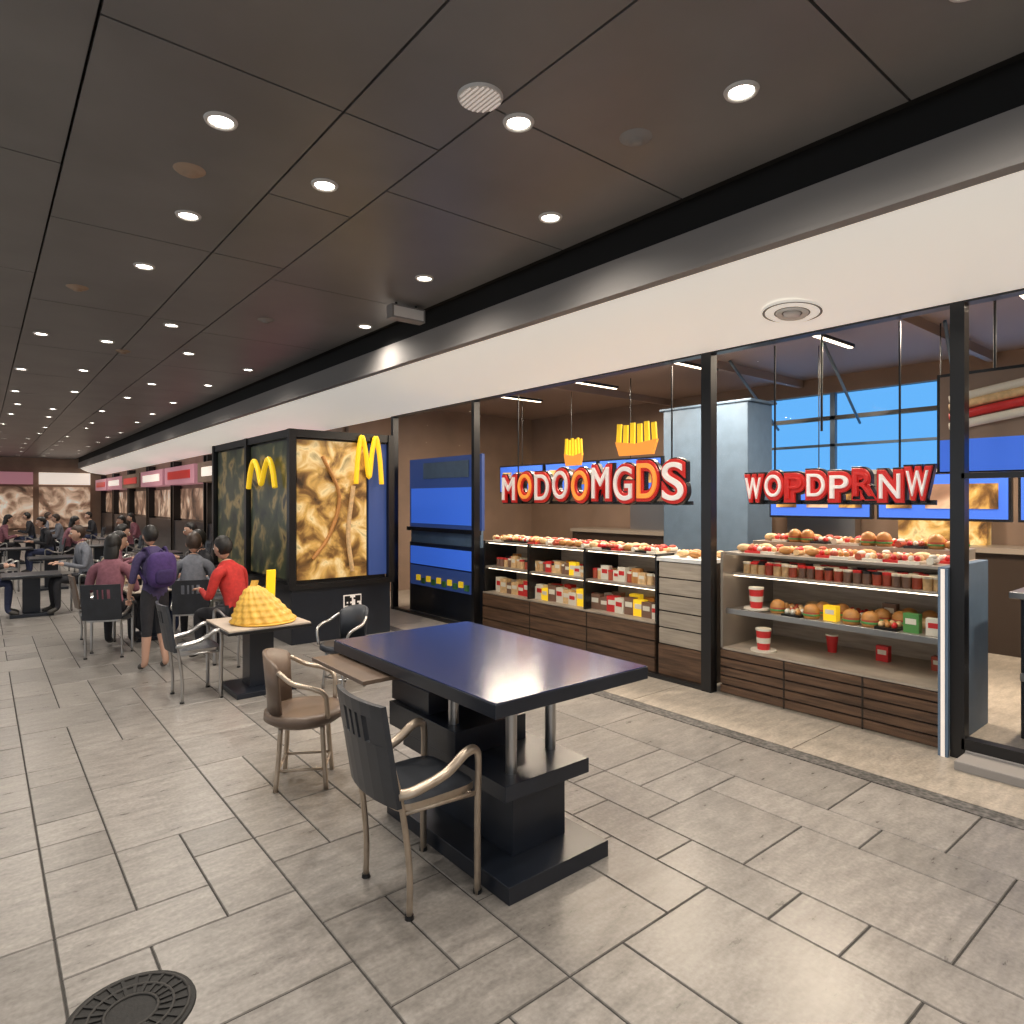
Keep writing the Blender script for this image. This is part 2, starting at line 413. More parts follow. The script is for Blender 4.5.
ib = MB(); ib.b2((6.3, 3.75, 0), (6.8, 4.85, 2.5), 'bluepillar'); ib.b2((6.28, 3.7, 2.5), (6.82, 4.9, 2.53), 'bluepillar'); ib.obj('pillar', bevel=.01)
ib = MB()
ib.b2((7.4, -1, 0), (7.9, 7.5, .95), 'wooddark'); ib.b2((7.35, -1, .95), (7.9, 7.5, 1.0), 'shelf')
for i in range(6): ib.b2((7.7, -.5 + i * 1.25, 1.0), (7.85, .3 + i * 1.25, 1.4), 'steel' if i % 2 else 'poster')
ib.obj('back_kitchen_counter')
for i, y in enumerate((.9, 1.9, 2.9, 5.1, 6.1, 7.1)):
    q = MB(); q.box((0, 0, 0), (.05, .96, .4), 'black'); q.box((-.03, 0, 0), (.01, .92, .36), 'blueglow')
    for j in range(3): q.box((-.036, -.3 + j * .3, .0), (.006, .2, .2), 'poster' if j != 1 else 'redglow')
    q.cyl((0, 0, .2), (0, 0, 1.15 if i > 2 else 1.42), .005, .005, 'black', 8); q.obj('menu_board', (6.0 if i > 2 else 6.1, y, 1.75 if i > 2 else 1.48))
for i in range(6):
    q = MB(); q.box((0, 0, 0), (1.0, .05, .03), 'black'); q.box((0, 0, -.018), (.96, .035, .008), 'striplight'); q.obj('linear_ceiling_lamp', (5.6, -.2 + i * 1.4, 2.84))
    light('AREA', 'shop_lamp', (5.6, -.2 + i * 1.4, 2.80), 62, (1, .82, .63), .9, (0, 0, 0), sizey=.06)
q = MB(); q.cyl((0, 0, 0), (0, 0, .95), .01, .01, 'black', 8); q.cyl((0, 0, .9), (0, 0, .95), .05, .05, 'black', 12); q.obj('ceiling_rod', (5.2, 2.45, 2.0))
q = MB(); q.cyl((0, 0, 0), (0, 0, .03), .16, .18, 'iceil', 24); q.cyl((0, 0, -.01), (0, 0, 0), .1, .1, 'black', 24); q.obj('shop_air_vent', (5.3, 2.3, 2.92))

# ------------------------------------------------------------------ shopfront glazing
gb = MB()
for y, w in ((1.24, .07), (2.87, .085), (5.87, .05), (SY1, .06), (-.7, .06), (-2.85, .06)):
    gb.b2((XW - .03, y - w / 2, 0), (XW + .05, y + w / 2, 2.58), 'black')
gb.b2((XW - .02, 2.9, -.0), (XW + .03, SY1, .035), 'black')
gb.b2((XW - .03, -2.9, .06), (XW + .04, 1.22, .12), 'black')
gb.b2((XW - .03, .0, 1.57), (XW + .04, 1.22, 1.60), 'black')
gb.obj('window_frame')
gb = MB(); gb.pane(XW + .005, 1.27, 2.83, 0, 2.56, 'glass'); gb.obj('window_2')
gb = MB(); gb.pane(XW + .005, 2.91, 5.85, .03, 2.56, 'glass'); gb.obj('window_3')
gb = MB(); gb.pane(XW + .005, 5.89, SY1 - .03, .03, 2.56, 'glass'); gb.obj('window_4')
gb = MB(); gb.pane(XW + .005, -.67, 1.21, .12, 2.56, 'glass'); gb.b2((XW - .06, .62, .9), (XW - .03, .65, 1.4), 'steel'); gb.obj('door_1')
gb = MB(); gb.pane(XW + .005, -2.82, -.73, .12, 2.56, 'glass'); gb.obj('window_5')
gb = MB(); gb.b2((XW - .22, -1.2, 0), (XW - .04, 1.2, .05), 'fascia'); gb.b2((XW - .04, -1.2, 0), (XW + .06, 1.2, .06), 'fascia'); gb.obj('door_step', bevel=.005)

XI = XW + .055
def groove_base(b, ya, yb, top, n, x=XI, dep=.6, k='wood', div=()):
    b.b2((x + .02, ya, 0), (x + dep, yb, top), 'wooddark')
    hh = top / n
    for i in range(n):
        b.b2((x, ya, i * hh + .006), (x + .02, yb, (i + 1) * hh - .006), k)
    for d in div: b.b2((x - .004, d - .006, 0), (x, d + .006, top), 'wooddark')
db = MB()
XF = XI
groove_base(db, 1.36, 2.80, .33, 5, XF, .75, 'wood', (1.78, 2.3))
db.b2((XF, 1.36, .33), (XF + .75, 2.8, .345), 'woodlight')
db.b2((XF + .05, 1.36, .6), (XF + .75, 2.8, .625), 'shelf'); db.b2((XF + .04, 1.36, .595), (XF + .05, 2.8, .635), 'steel')
db.b2((XF + .12, 1.36, .88), (XF + .75, 2.8, .895), 'shelf')
db.b2((XF + .03, 1.36, 1.04), (XF + .75, 2.8, 1.06), 'shelf')
db.b2((XF + .15, 1.38, 1.03), (XF + .18, 2.78, 1.04), 'striplight')
db.b2((XF + .15, 1.38, .87), (XF + .17, 2.78, .88), 'striplight')
db.b2((XF + .15, 1.38, .59), (XF + .17, 2.78, .598), 'striplight')
db.b2((XF + .73, 1.36, .33), (XF + .75, 2.8, 1.04), 'woodlight')
db.b2((XF - .0, 1.31, 0), (XF + .75, 1.36, 1.06), 'bluepillar')
db.b2((XF + .0, 2.78, .33), (XF + .75, 2.8, 1.06), 'shelf')
db.b2((XF + .42, 1.38, 1.06), (XF + .75, 2.78, 1.13), 'shelf')
db.obj('display_case', bevel=.002)
pq = MB(); pq.b2((XW - .06, 1.275, .0), (XW - .035, 1.325, 1.06), 'bluepillar'); pq.b2((XW - .065, 1.29, .0), (XW - .06, 1.31, 1.06), 'signwhite'); pq.obj('case_corner_post')
def burger(b, c, r=.05):
    b.lathe(c, [(.001, 0), (r * .9, 0), (r, .012), (r * .95, .02)], 'bun', 14)
    b.lathe(c, [(r * 1.05, .02), (r * 1.1, .028), (r * 1.0, .034)], 'pgreen', 14)
    b.lathe(c, [(r * 1.0, .03), (r * 1.03, .04), (r * .98, .048)], 'meat', 14)
    b.lathe(c, [(r, .046), (r * .98, .065), (r * .75, .085), (r * .35, .097), (.001, .1)], 'bun', 14)
def box_pack(b, c, s, k, rz=0):
    b.box((c[0], c[1], c[2] + s[2] / 2), s, k, rz)
    b.box((c[0] - s[0] * .02, c[1], c[2] + s[2] * .6), (s[0] * 1.02, s[1] * .7, s[2] * .3), 'cream' if k != 'cream' else 'pred', rz)
def fill_shelf(name, x0_, x1_, ya, yb, z, kinds, step=.12, rows=2, sc=1.0, cols=('pred', 'cream', 'yellow', 'pgreen', 'pastry', 'cream', 'jar', 'meat', 'bun')):
    b = MB(); r = rnd
    for rr in range(rows):
        x = x0_ + (x1_ - x0_) * (rr + .5) / rows; y = ya
        while y < yb:
            k = r.choice(kinds); c = (x + r.uniform(-.01, .01), y, z)
            if k == 'burger': burger(b, c, .048 * sc)
            elif k == 'jar':
                b.cyl(c, (c[0], c[1], z + .07 * sc), .028 * sc, .028 * sc, r.choice(['jar', 'meat', 'pastry']), 12); b.cyl((c[0], c[1], z + .07 * sc), (c[0], c[1], z + .085 * sc), .03 * sc, .03 * sc, r.choice(['pred', 'cream', 'black']), 12)
            elif k == 'bun': b.ball((c[0], c[1], z + .03 * sc), (.04 * sc, .055 * sc, .03 * sc), r.choice(['bun', 'pastry', 'pastry']), 12, 8)
            elif k == 'cup':
                b.cyl(c, (c[0], c[1], z + .12 * sc), .03 * sc, .042 * sc, 'pred', 14); b.cyl((c[0], c[1], z + .12 * sc), (c[0], c[1], z + .13 * sc), .045 * sc, .043 * sc, 'cream', 14)
            elif k == 'roll':
                b.cyl((c[0] - .05, c[1], z + .022), (c[0] + .05, c[1], z + .022), .022, .022, r.choice(['cream', 'pastry', 'meat', 'cream']), 10)
                b.ball((c[0], c[1] + .0, z + .045), (.05, .02, .015), r.choice(['meat', 'pred', 'cream']), 10, 6)
            elif k == 'tray':
                b.box((c[0], c[1], z + .008), (.14 * sc, .12 * sc, .016), r.choice(['cream', 'pred', 'black']))
                for q_ in range(6):
                    b.ball((c[0] + (q_ % 2 - .5) * .06 * sc, c[1] + (q_ // 2 - 1) * .036 * sc, z + .03), (.026 * sc, .016 * sc, .02 * sc), r.choice(['pastry', 'meat', 'cream', 'bun', 'pred']), 8, 6)
            else: box_pack(b, c, (.05 * sc, .08 * sc, r.uniform(.08, .12) * sc), r.choice(cols), r.uniform(-.1, .1))
            y += step * sc * r.uniform(.9, 1.1)
    return b.obj(name)
fill_shelf('roll_assortment', XF + .05, XF + .4, 1.43, 2.74, 1.06, ['roll', 'bun', 'tray', 'tray'], .105, 2)
fill_shelf('tray_assortment', XF + .43, XF + .7, 1.43, 2.74, 1.13, ['roll', 'tray', 'tray', 'burger', 'bun'], .105, 2)
fill_shelf('jar_row', XF + .15, XF + .45, 1.42, 2.74, .895, ['jar'], .06, 3)
fill_shelf('burger_assortment', XF + .09, XF + .6, 1.43, 2.45, .625, ['burger', 'box', 'tray', 'tray', 'burger', 'tray', 'bun'], .115, 3, 1.1)
fill_shelf('pastry_assortment', XF + .3, XF + .65, 1.5, 2.3, .345, ['cup', 'bun', 'box'], .35, 1, 1.0)
q = MB()
q.cyl((0, 0, 0), (0, 0, .012), .09, .09, 'cream', 20)
q.cyl((0, 0, .012), (0, 0, .15), .042, .052, 'pred', 20); q.cyl((0, 0, .06), (0, 0, .1), .0475, .05, 'cream', 20); q.cyl((0, 0, .15), (0, 0, .165), .056, .054, 'cream', 20)
q.obj('paper_cup', (XF + .12, 2.52, .345)); q.obj('paper_cup', (XF + .16, 2.6, .635))

db = MB()
groove_base(db, 3.42, 5.8, .42, 3, XI, .5, 'wood', (4.2, 5.0))
db.b2((XI, 3.42, .42), (XI + .5, 5.8, .435), 'woodlight')
for z in (.7, .98): db.b2((XI + .03, 3.42, z), (XI + .5, 5.8, z + .02), 'shelf')
for y in (3.42, 4.25, 5.05, 5.8): db.b2((XI + .02, y - .012, .42), (XI + .5, y + .012, 1.0), 'black')
db.b2((XI + .06, 3.45, .97), (XI + .08, 5.77, .98), 'striplight'); db.b2((XI + .06, 3.45, .69), (XI + .08, 5.77, .70), 'striplight')
db.b2((XI + .48, 3.42, .42), (XI + .5, 5.8, 1.0), 'woodlight')
db.obj('display_shelf', bevel=.002)
C2 = ('pastry', 'cream', 'bun', 'cream', 'jar', 'pastry', 'pred', 'yellow')
fill_shelf('snack_packages', XI + .06, XI + .4, 3.5, 5.76, .435, ['box'], .07, 2, 1.35, C2)
fill_shelf('snack_packages', XI + .06, XI + .4, 3.5, 5.76, .72, ['jar', 'box', 'jar'], .065, 2, 1.1, C2)
fill_shelf('bread_rolls', XI + .06, XI + .4, 3.5, 5.76, 1.0, ['bun', 'tray', 'roll'], .1, 3)
q = MB(); groove_base(q, 2.95, 3.38, .95, 7, XI + .01, .5, 'woodlight'); q.b2((XI, 2.94, .95), (XI + .5, 3.4, .98), 'white')
q.b2((XI, 2.95, .0), (XI + .01, 3.38, .27), 'wood'); q.obj('storage_cabinet', bevel=.002)
fill_shelf('cabinet_buns', XI + .05, XI + .4, 3.0, 3.34, .98, ['bun', 'tray'], .12, 2)
q = MB(); q.b2((XI + .1, 5.95, 1.1), (XI + .14, 7.55, 1.98), 'bluedim'); q.b2((XI + .08, 5.96, 1.05), (XI + .1, 7.6, 1.1), 'black')
q.b2((XI + .09, 6.2, 1.72), (XI + .1, 7.2, 1.92), 'bluepillar')
q.b2((XI + .09, 6.0, 1.15), (XI + .1, 7.5, 1.6), 'blueglow')
q.b2((XI + .1, 6.0, .0), (XI + .5, 7.55, .9), 'navy'); q.b2((XI + .08, 6.02, .62), (XI + .1, 7.5, .85), 'blueglow'); q.b2((XI + .08, 6.02, .35), (XI + .1, 7.5, .6), 'bluedim'); q.b2((XI + .12, 6.0, .9), (XI + .16, 7.55, 1.38), 'bluepillar')
for i in range(10): q.box((XI + .07, 6.2 + i * .12, .42 + (i % 2) * .03), (.03, .07, .07), 'yellow' if i % 2 else 'pgreen')
q.obj('menu_kiosk_screen')
q = MB(); q.b2((4.75, .1, 1.62), (4.8, 1.5, 2.25), 'black'); q.b2((4.74, .12, 1.63), (4.75, 1.48, 1.83), 'blueglow'); q.b2((4.74, .12, 1.83), (4.75, 1.48, 2.23), 'dimwall')
for i, (k, z) in enumerate((('cream', 1.93), ('pred', 1.99), ('pastry', 2.05), ('cream', 2.1))):
    q.tube([(4.73, 1.42, z - .02), (4.72, 1.1, z + .03), (4.72, .7, z + .08), (4.73, .2, z + .1)], .028, k, 10, 5)
for y in (.4, 1.2): q.cyl((4.78, y, 2.25), (4.78, y, 2.95), .008, .008, 'black', 8)
q.obj('hanging_menu_screen')
q = MB(); q.b2((4.9, -1.4, 0), (5.5, 1.1, .85), 'navy'); q.b2((4.86, -1.45, .85), (5.55, 1.15, .89), 'steel'); q.b2((4.88, -1.4, .35), (4.9, 1.1, .4), 'steel')
q.b2((5.0, .3, .89), (5.3, .9, 1.25), 'steel'); q.b2((4.98, .35, .95), (5.0, .85, 1.2), 'black')
q.obj('service_counter', bevel=.004)
fill_shelf('counter_buns', 4.9, 5.1, -.6, .25, .89, ['bun', 'burger'], .13, 1)

# ---- signs
TR = Matrix(((0, 0, -1), (-1, 0, 0), (0, 1, 0))).to_4x4()
def sign(body, y_left, y_right, z, H, x, wob=.0, faces=('orange',)):
    b = MB(); n = len(body); W = (y_left - y_right) / n
    for i, ch in enumerate(body):
        HH = H * (1 + wob * (i / n))
        for (off, k, dx, ex) in ((.034, 'black', .045, .02), (.022, 'red', .025, .02), (-.005, faces[i % len(faces)], 0.0, .012)):
            me = text_me(ch, HH * 1.3, ex, off)
            xs = [v.co.x for v in me.vertices]; cx = (min(xs) + max(xs)) / 2; w = max(xs) - min(xs)
            fx = (W * .78 + max(off, 0) * 1.6) / max(w, .01)
            for v in me.vertices: v.co.x = (v.co.x - cx) * fx
            mt = Matrix.Translation((x + dx, y_left - W * (i + .5), z + (.015 if i % 2 else 0))) @ TR
            b.mesh(me, mt, k)
    b.b2((x + .07, y_right, z - .04), (x + .09, y_left, z - .01), 'black')
    for yy in (y_right + .2, y_left - .2): b.b2((x + .07, yy - .005, z - .04), (x + .08, yy + .005, 2.56), 'black')
    return b
def fries_icon(b, x, y, z, w, h):
    vs = [(x, y + w * .4, z), (x, y - w * .4, z), (x, y - w * .5, z + h * .45), (x, y, z + h * .35), (x, y + w * .5, z + h * .45)]
    vs2 = [(a + .03, c, d) for a, c, d in vs]
    b.add(vs + vs2, [(0, 1, 2, 3, 4), (9, 8, 7, 6, 5), (0, 4, 9, 5), (1, 0, 5, 6), (2, 1, 6, 7), (3, 2, 7, 8), (4, 3, 8, 9)], 'orange')
    for i in range(6):
        b.box((x + .015, y + (i - 2.5) * w * .17, z + h * .66), (.018, w * .1, h * (.6 + .1 * (i % 2))), 'yellow', 0, (2.5 - i) * -.03)
b = sign('MODOOMGDS', 5.5, 3.12, 1.45, .27, XW + .08, .3, ('signwhite', 'orange', 'signwhite')); fries_icon(b, XW + .12, 4.45, 1.78, .24, .26); fries_icon(b, XW + .12, 3.68, 1.84, .46, .28)
b.obj('shop_sign_letters')
b = sign('WOPDPRNW', 2.62, 1.40, 1.46, .17, XW + .08, 0, ('signwhite', 'signwhite', 'red')); b.obj('shop_sign_letters')

# ------------------------------------------------------------------ kiosk
kb = MB(); kx0, kx1, ky0, ky1, kt = 2.4, 3.5, 6.4, 9.1, 2.16
kb.b2((kx0, ky0, 0), (kx1, ky1, .55), 'navy'); kb.b2((kx0 - .03, ky0 - .03, .55), (kx1 + .03, ky1 + .03, .6), 'black')
kb.b2((kx0 + .04, ky0 + .04, .6), (kx1 - .04, ky1 - .04, kt - .05), 'black')
kb.b2((kx0 - .02, ky0 - .02, kt - .08), (kx1 + .02, ky1 + .02, kt), 'black')
for x, y in ((kx0, ky0), (kx1, ky0), (kx0, ky1), (kx1, ky1), (kx0, 7.75)):
    kb.box((x, y, kt / 2 + .3), (.07, .07, kt - .6), 'black')
kb.b2((kx0 + .06, ky0 + .01, .64), (3.22, ky0 + .04, 2.06), 'poster')
kb.b2((3.25, ky0 + .01, .64), (kx1 - .04, ky0 + .04, 2.06), 'bluedim')
kb.b2((kx0 + .01, ky0 + .08, .64), (kx0 + .04, 7.68, 2.06), 'poster2'); kb.b2((kx0 + .01, 7.82, .64), (kx0 + .04, ky1 - .08, 2.06), 'poster2')
kb.b2((kx1, ky0 + .05, .64), (kx1 + .02, ky1 - .05, 2.06), 'bluepillar')
kb.tube([(2.62, ky0 - .005, .85), (2.8, ky0 - .01, 1.1), (2.9, ky0 - .01, 1.5), (2.72, ky0 - .005, 1.9)], .02, 'bun', 8)
kb.tube([(3.05, ky0 - .005, .7), (3.0, ky0 - .01, 1.1), (3.06, ky0 - .01, 1.6)], .025, 'pastry', 8)
kb.b2((2.95, ky0 - .012, .25), (3.15, ky0, .45), 'signwhite')
for i in range(9):
    for j in range(9):
        if rnd.random() < .5 or (i < 3 and j > 5) or (i < 3 and j < 3) or (i > 5 and j > 5):
            kb.b2((2.96 + i * .02, ky0 - .016, .26 + j * .02), (2.98 + i * .02, ky0 - .012, .28 + j * .02), 'black')
def arches(b, c, w, h, r, axis):
    pts = []
    P = [(-.5, 0), (-.42, .6), (-.28, 1), (-.13, .7), (0, .15), (.13, .7), (.28, 1), (.42, .6), (.5, 0)]
    for u, v in P:
        pts.append((c[0] + u * w, c[1], c[2] + v * h) if axis == 'x' else (c[0], c[1] + u * w, c[2] + v * h))
    b.tube(pts, r, 'yellow', 10, 8)
arches(kb, (3.22, ky0 - .05, 1.62), .3, .5, .026, 'x')
arches(kb, (kx0 - .05, 7.15, 1.58), .85, .3, .028, 'y')
kb.obj('promotion_kiosk', bevel=.003)

# ------------------------------------------------------------------ near table
tb = MB()
tb.b2((1.36, 1.75, .70), (2.17, 3.06, .75), 'navy'); tb.b2((1.363, 1.753, .75), (2.167, 3.057, .754), 'navytop')
tb.b2((1.46, 1.80, 0), (1.98, 2.70, .065), 'navy')
tb.b2((1.60, 1.95, .065), (1.88, 2.52, .33), 'navy')
tb.b2((1.50, 1.87, .33), (1.94, 2.62, .39), 'navy')
tb.b2((1.50, 2.2, .39), (1.88, 2.75, .50), 'navy'); tb.b2((1.53, 2.45, .50), (1.92, 2.78, .6), 'navy')
for x, y, z in ((1.60, 1.96, .39), (1.89, 2.05, .39), (1.56, 2.3, .50), (1.86, 2.62, .6)):
    tb.cyl((x, y, z), (x, y, .705), .023, .023, 'steel', 16)
tb.b2((1.5, 1.9, .685), (1.98, 2.8, .705), 'black')
tb.b2((1.24, 2.5, .672), (1.42, 3.04, .69), 'brown'); tb.b2((1.36, 2.6, .655), (1.55, 2.64, .68), 'steel')
tb.obj('dining_table', bevel=.008)

# ------------------------------------------------------------------ chairs
def chair(name, loc, rz, sc=1, back='slate', frame='tanmetal'):
    b = MB(); w = .2
    def bp(x, t): return (x, -.17 - .07 * t - .03 * (1 - (x / w) ** 2), .45 + .41 * t)
    def slab(xa, xb, ta, tb_, k, th=.022, n=6):
        vs = []
        for ix in range(n + 1):
            x = xa + (xb - xa) * ix / n
            for t in (ta, tb_):
                p = bp(x, t); vs += [p, (p[0], p[1] - th, p[2])]
        fs = []
        for ix in range(n):
            o = ix * 4
            fs += [(o, o + 4, o + 6, o + 2), (o + 1, o + 3, o + 7, o + 5), (o, o + 1, o + 5, o + 4), (o + 2, o + 6, o + 7, o + 3)]
        fs += [(0, 2, 3, 1), (n * 4, n * 4 + 1, n * 4 + 3, n * 4 + 2)]
        b.add(vs, fs, k)
    slab(-w, w, .0, .60, back); slab(-w, w, .86, 1.0, back)
    slab(-w, -w + .1, .60, .86, back, n=1); slab(w - .1, w, .60, .86, back, n=1)
    for x in (-.05, 0, .05): slab(x - .014, x + .014, .60, .86, back, n=1)
    vs = []; n = 8
    for i in range(n + 1):
        for j in range(n + 1):
            u = i / n * 2 - 1; v = j / n * 2 - 1
            rr = 1 - .10 * (abs(u) ** 4) * (abs(v) ** 4)
            vs.append((u * .2 * rr, v * .19 * rr + .01, .455 - .018 * (1 - u * u) * (1 - v * v)))
    top = [(i * (n + 1) + j, (i + 1) * (n + 1) + j, (i + 1) * (n + 1) + j + 1, i * (n + 1) + j + 1) for i in range(n) for j in range(n)]
    b.add(vs, top, back, True)
    b.add([(x, y, z - .03) for x, y, z in vs], [tuple(reversed(f)) for f in top], back, True)
    edge = [i * (n + 1) for i in range(n + 1)] + [n * (n + 1) + j for j in range(1, n + 1)] + [i * (n + 1) + n for i in range(n - 1, -1, -1)] + [j for j in range(n - 1, 0, -1)]
    E = len(edge); ev = [vs[e] for e in edge]; b.add(ev + [(x, y, z - .03) for x, y, z in ev], [(i, i + E, (i + 1) % E + E, (i + 1) % E) for i in range(E)], frame)
    for s in (-1, 1):
        x = s * .215
        b.tube([(s * .19, -.18, .50), (x, -.12, .51), (x, .02, .54), (x, .12, .60), (x, .17, .60), (x, .185, .54), (x, .18, .3), (x, .18, 0)], .014, frame, 10, 6, 1.5)
        b.tube([(s * .18, -.2, .60), (s * .18, -.16, .44), (s * .185, -.13, .2), (s * .185, -.13, 0)], .013, frame, 10, 5)
        b.tube([(x, .18, .42), (s * .185, -.15, .42)], .01, frame, 8, 1)
        b.cyl((x, .18, 0), (x, .18, .015), .02, .018, 'black', 10)
        b.cyl((s * .185, -.13, 0), (s * .185, -.13, .015), .02, .018, 'black', 10)
    b.tube([(-.215, .15, .42), (.215, .15, .42)], .01, frame, 8, 1)
    return b.obj(name, loc, rz, sc)
def tub_chair(name, loc, rz, sc=1, shell='brown', frame='tanmetal'):
    b = MB(); n = 20
    vs = []
    for i in range(n + 1):
        a = math.radians(212 + 116 * i / n)
        h = .30 + .07 * math.sin(math.pi * i / n) ** .6
        for r, z in ((.215, .46), (.245, .44 + h), (.223, .44 + h), (.193, .46)):
            vs.append((r * math.cos(a), r * math.sin(a), z))
    fs = []
    for i in range(n):
        for j in range(4): fs.append((i * 4 + j, (i + 1) * 4 + j, (i + 1) * 4 + (j + 1) % 4, i * 4 + (j + 1) % 4))
    fs += [(0, 1, 2, 3), (n * 4 + 3, n * 4 + 2, n * 4 + 1, n * 4)]
    b.add(vs, fs, shell, True)
    b.lathe((0, 0, 0), [(.001, .445), (.12, .44), (.19, .455), (.235, .45), (.24, .41), (.19, .375), (.001, .365)], shell, 28)
    for s in (-1, 1):
        b.tube([(s * .20, -.12, .72), (s * .24, -.03, .66), (s * .245, .08, .63), (s * .23, .15, .58), (s * .19, .16, .44)], .015, frame, 8, 5)
    for sx in (-1, 1):
        for sy in (-1, 1):
            b.tube([(sx * .12, sy * .12, .38), (sx * .13, sy * .13, .2), (sx * .145, sy * .145, 0)], .015, frame, 8, 4)
    b.tube([(-.135, -.135, .12), (.135, -.135, .12)], .009, frame, 8, 1); b.tube([(-.135, .135, .12), (.135, .135, .12)], .009, frame, 8, 1)
    b.tube([(-.135, -.135, .12), (-.135, .135, .12)], .009, frame, 8, 1); b.tube([(.135, -.135, .12), (.135, .135, .12)], .009, frame, 8, 1)
    return b.obj(name, loc, rz, sc)
HP = math.pi / 2
chair('dining_chair', (1.265, 2.13, 0), -HP, .88)
tub_chair('tub_chair', (1.30, 3.28, 0), -2.1, .84, 'brown', 'tanmetal')
chair('dining_chair', (1.22, 5.22, 0), -HP, .82, 'slate', 'steel')
tub_chair('tub_chair', (2.18, 4.72, 0), HP + .3, .76, 'slate', 'steel')
def small_table(loc, name='bistro_table', top='woodlight', w=.6, d=.6, h=.52):
    b = MB(); b.b2((-w / 2, -d / 2, h - .025), (w / 2, d / 2, h), top); b.b2((-w / 2 - .005, -d / 2 - .005, h - .035), (w / 2 + .005, d / 2 + .005, h - .012), 'black')
    b.b2((-.09, -.09, .04), (.09, .09, h - .035), 'navy'); b.b2((-.22, -.22, 0), (.22, .22, .04), 'navy')
    return b.obj(name, loc, 0, 1, bevel=.004)
small_table((1.66, 5.12, 0), w=.6, d=.6)
# corrugated golden basket of fries, leaning up to one side
q = MB(); NN = 72; prof_ = []
for i in range(19):
    t = i / 18
    r = .205 * (1 - t) ** .75 + .035; r += .007 * math.sin(i * 2.1)
    prof_.append((r, .012 + .27 * t, -.075 * t))
vs = []
for r, z, ox in prof_:
    for j in range(NN):
        a = 2 * math.pi * j / NN; rr = r * (1 + .045 * math.sin(18 * a + z * 20))
        vs.append((rr * math.cos(a) + ox, rr * math.sin(a) * .72, z))
q.add(vs, [(i * NN + j, i * NN + (j + 1) % NN, (i + 1) * NN + (j + 1) % NN, (i + 1) * NN + j) for i in range(18) for j in range(NN)], 'fries', True)
q.add(vs[-NN:], [tuple(range(NN))], 'fries')
for i in range(14):
    a = i * .45; q.box((-.075 + .02 * math.cos(a), .015 * math.sin(a), .285), (.013, .013, .07), 'fries', a, .3 * math.sin(a), .3 * math.cos(a))
q.cyl((0, 0, .001), (0, 0, .010), .225, .235, 'fries', 28)
q.obj('golden_snack_basket', (1.68, 5.05, .52))
q = MB(); q.box((0, 0, .19), (.07, .02, .34), 'yellow', 0, .1); q.box((0, 0, .01), (.11, .06, .02), 'black'); q.obj('table_menu_stand', (1.84, 5.37, .52))

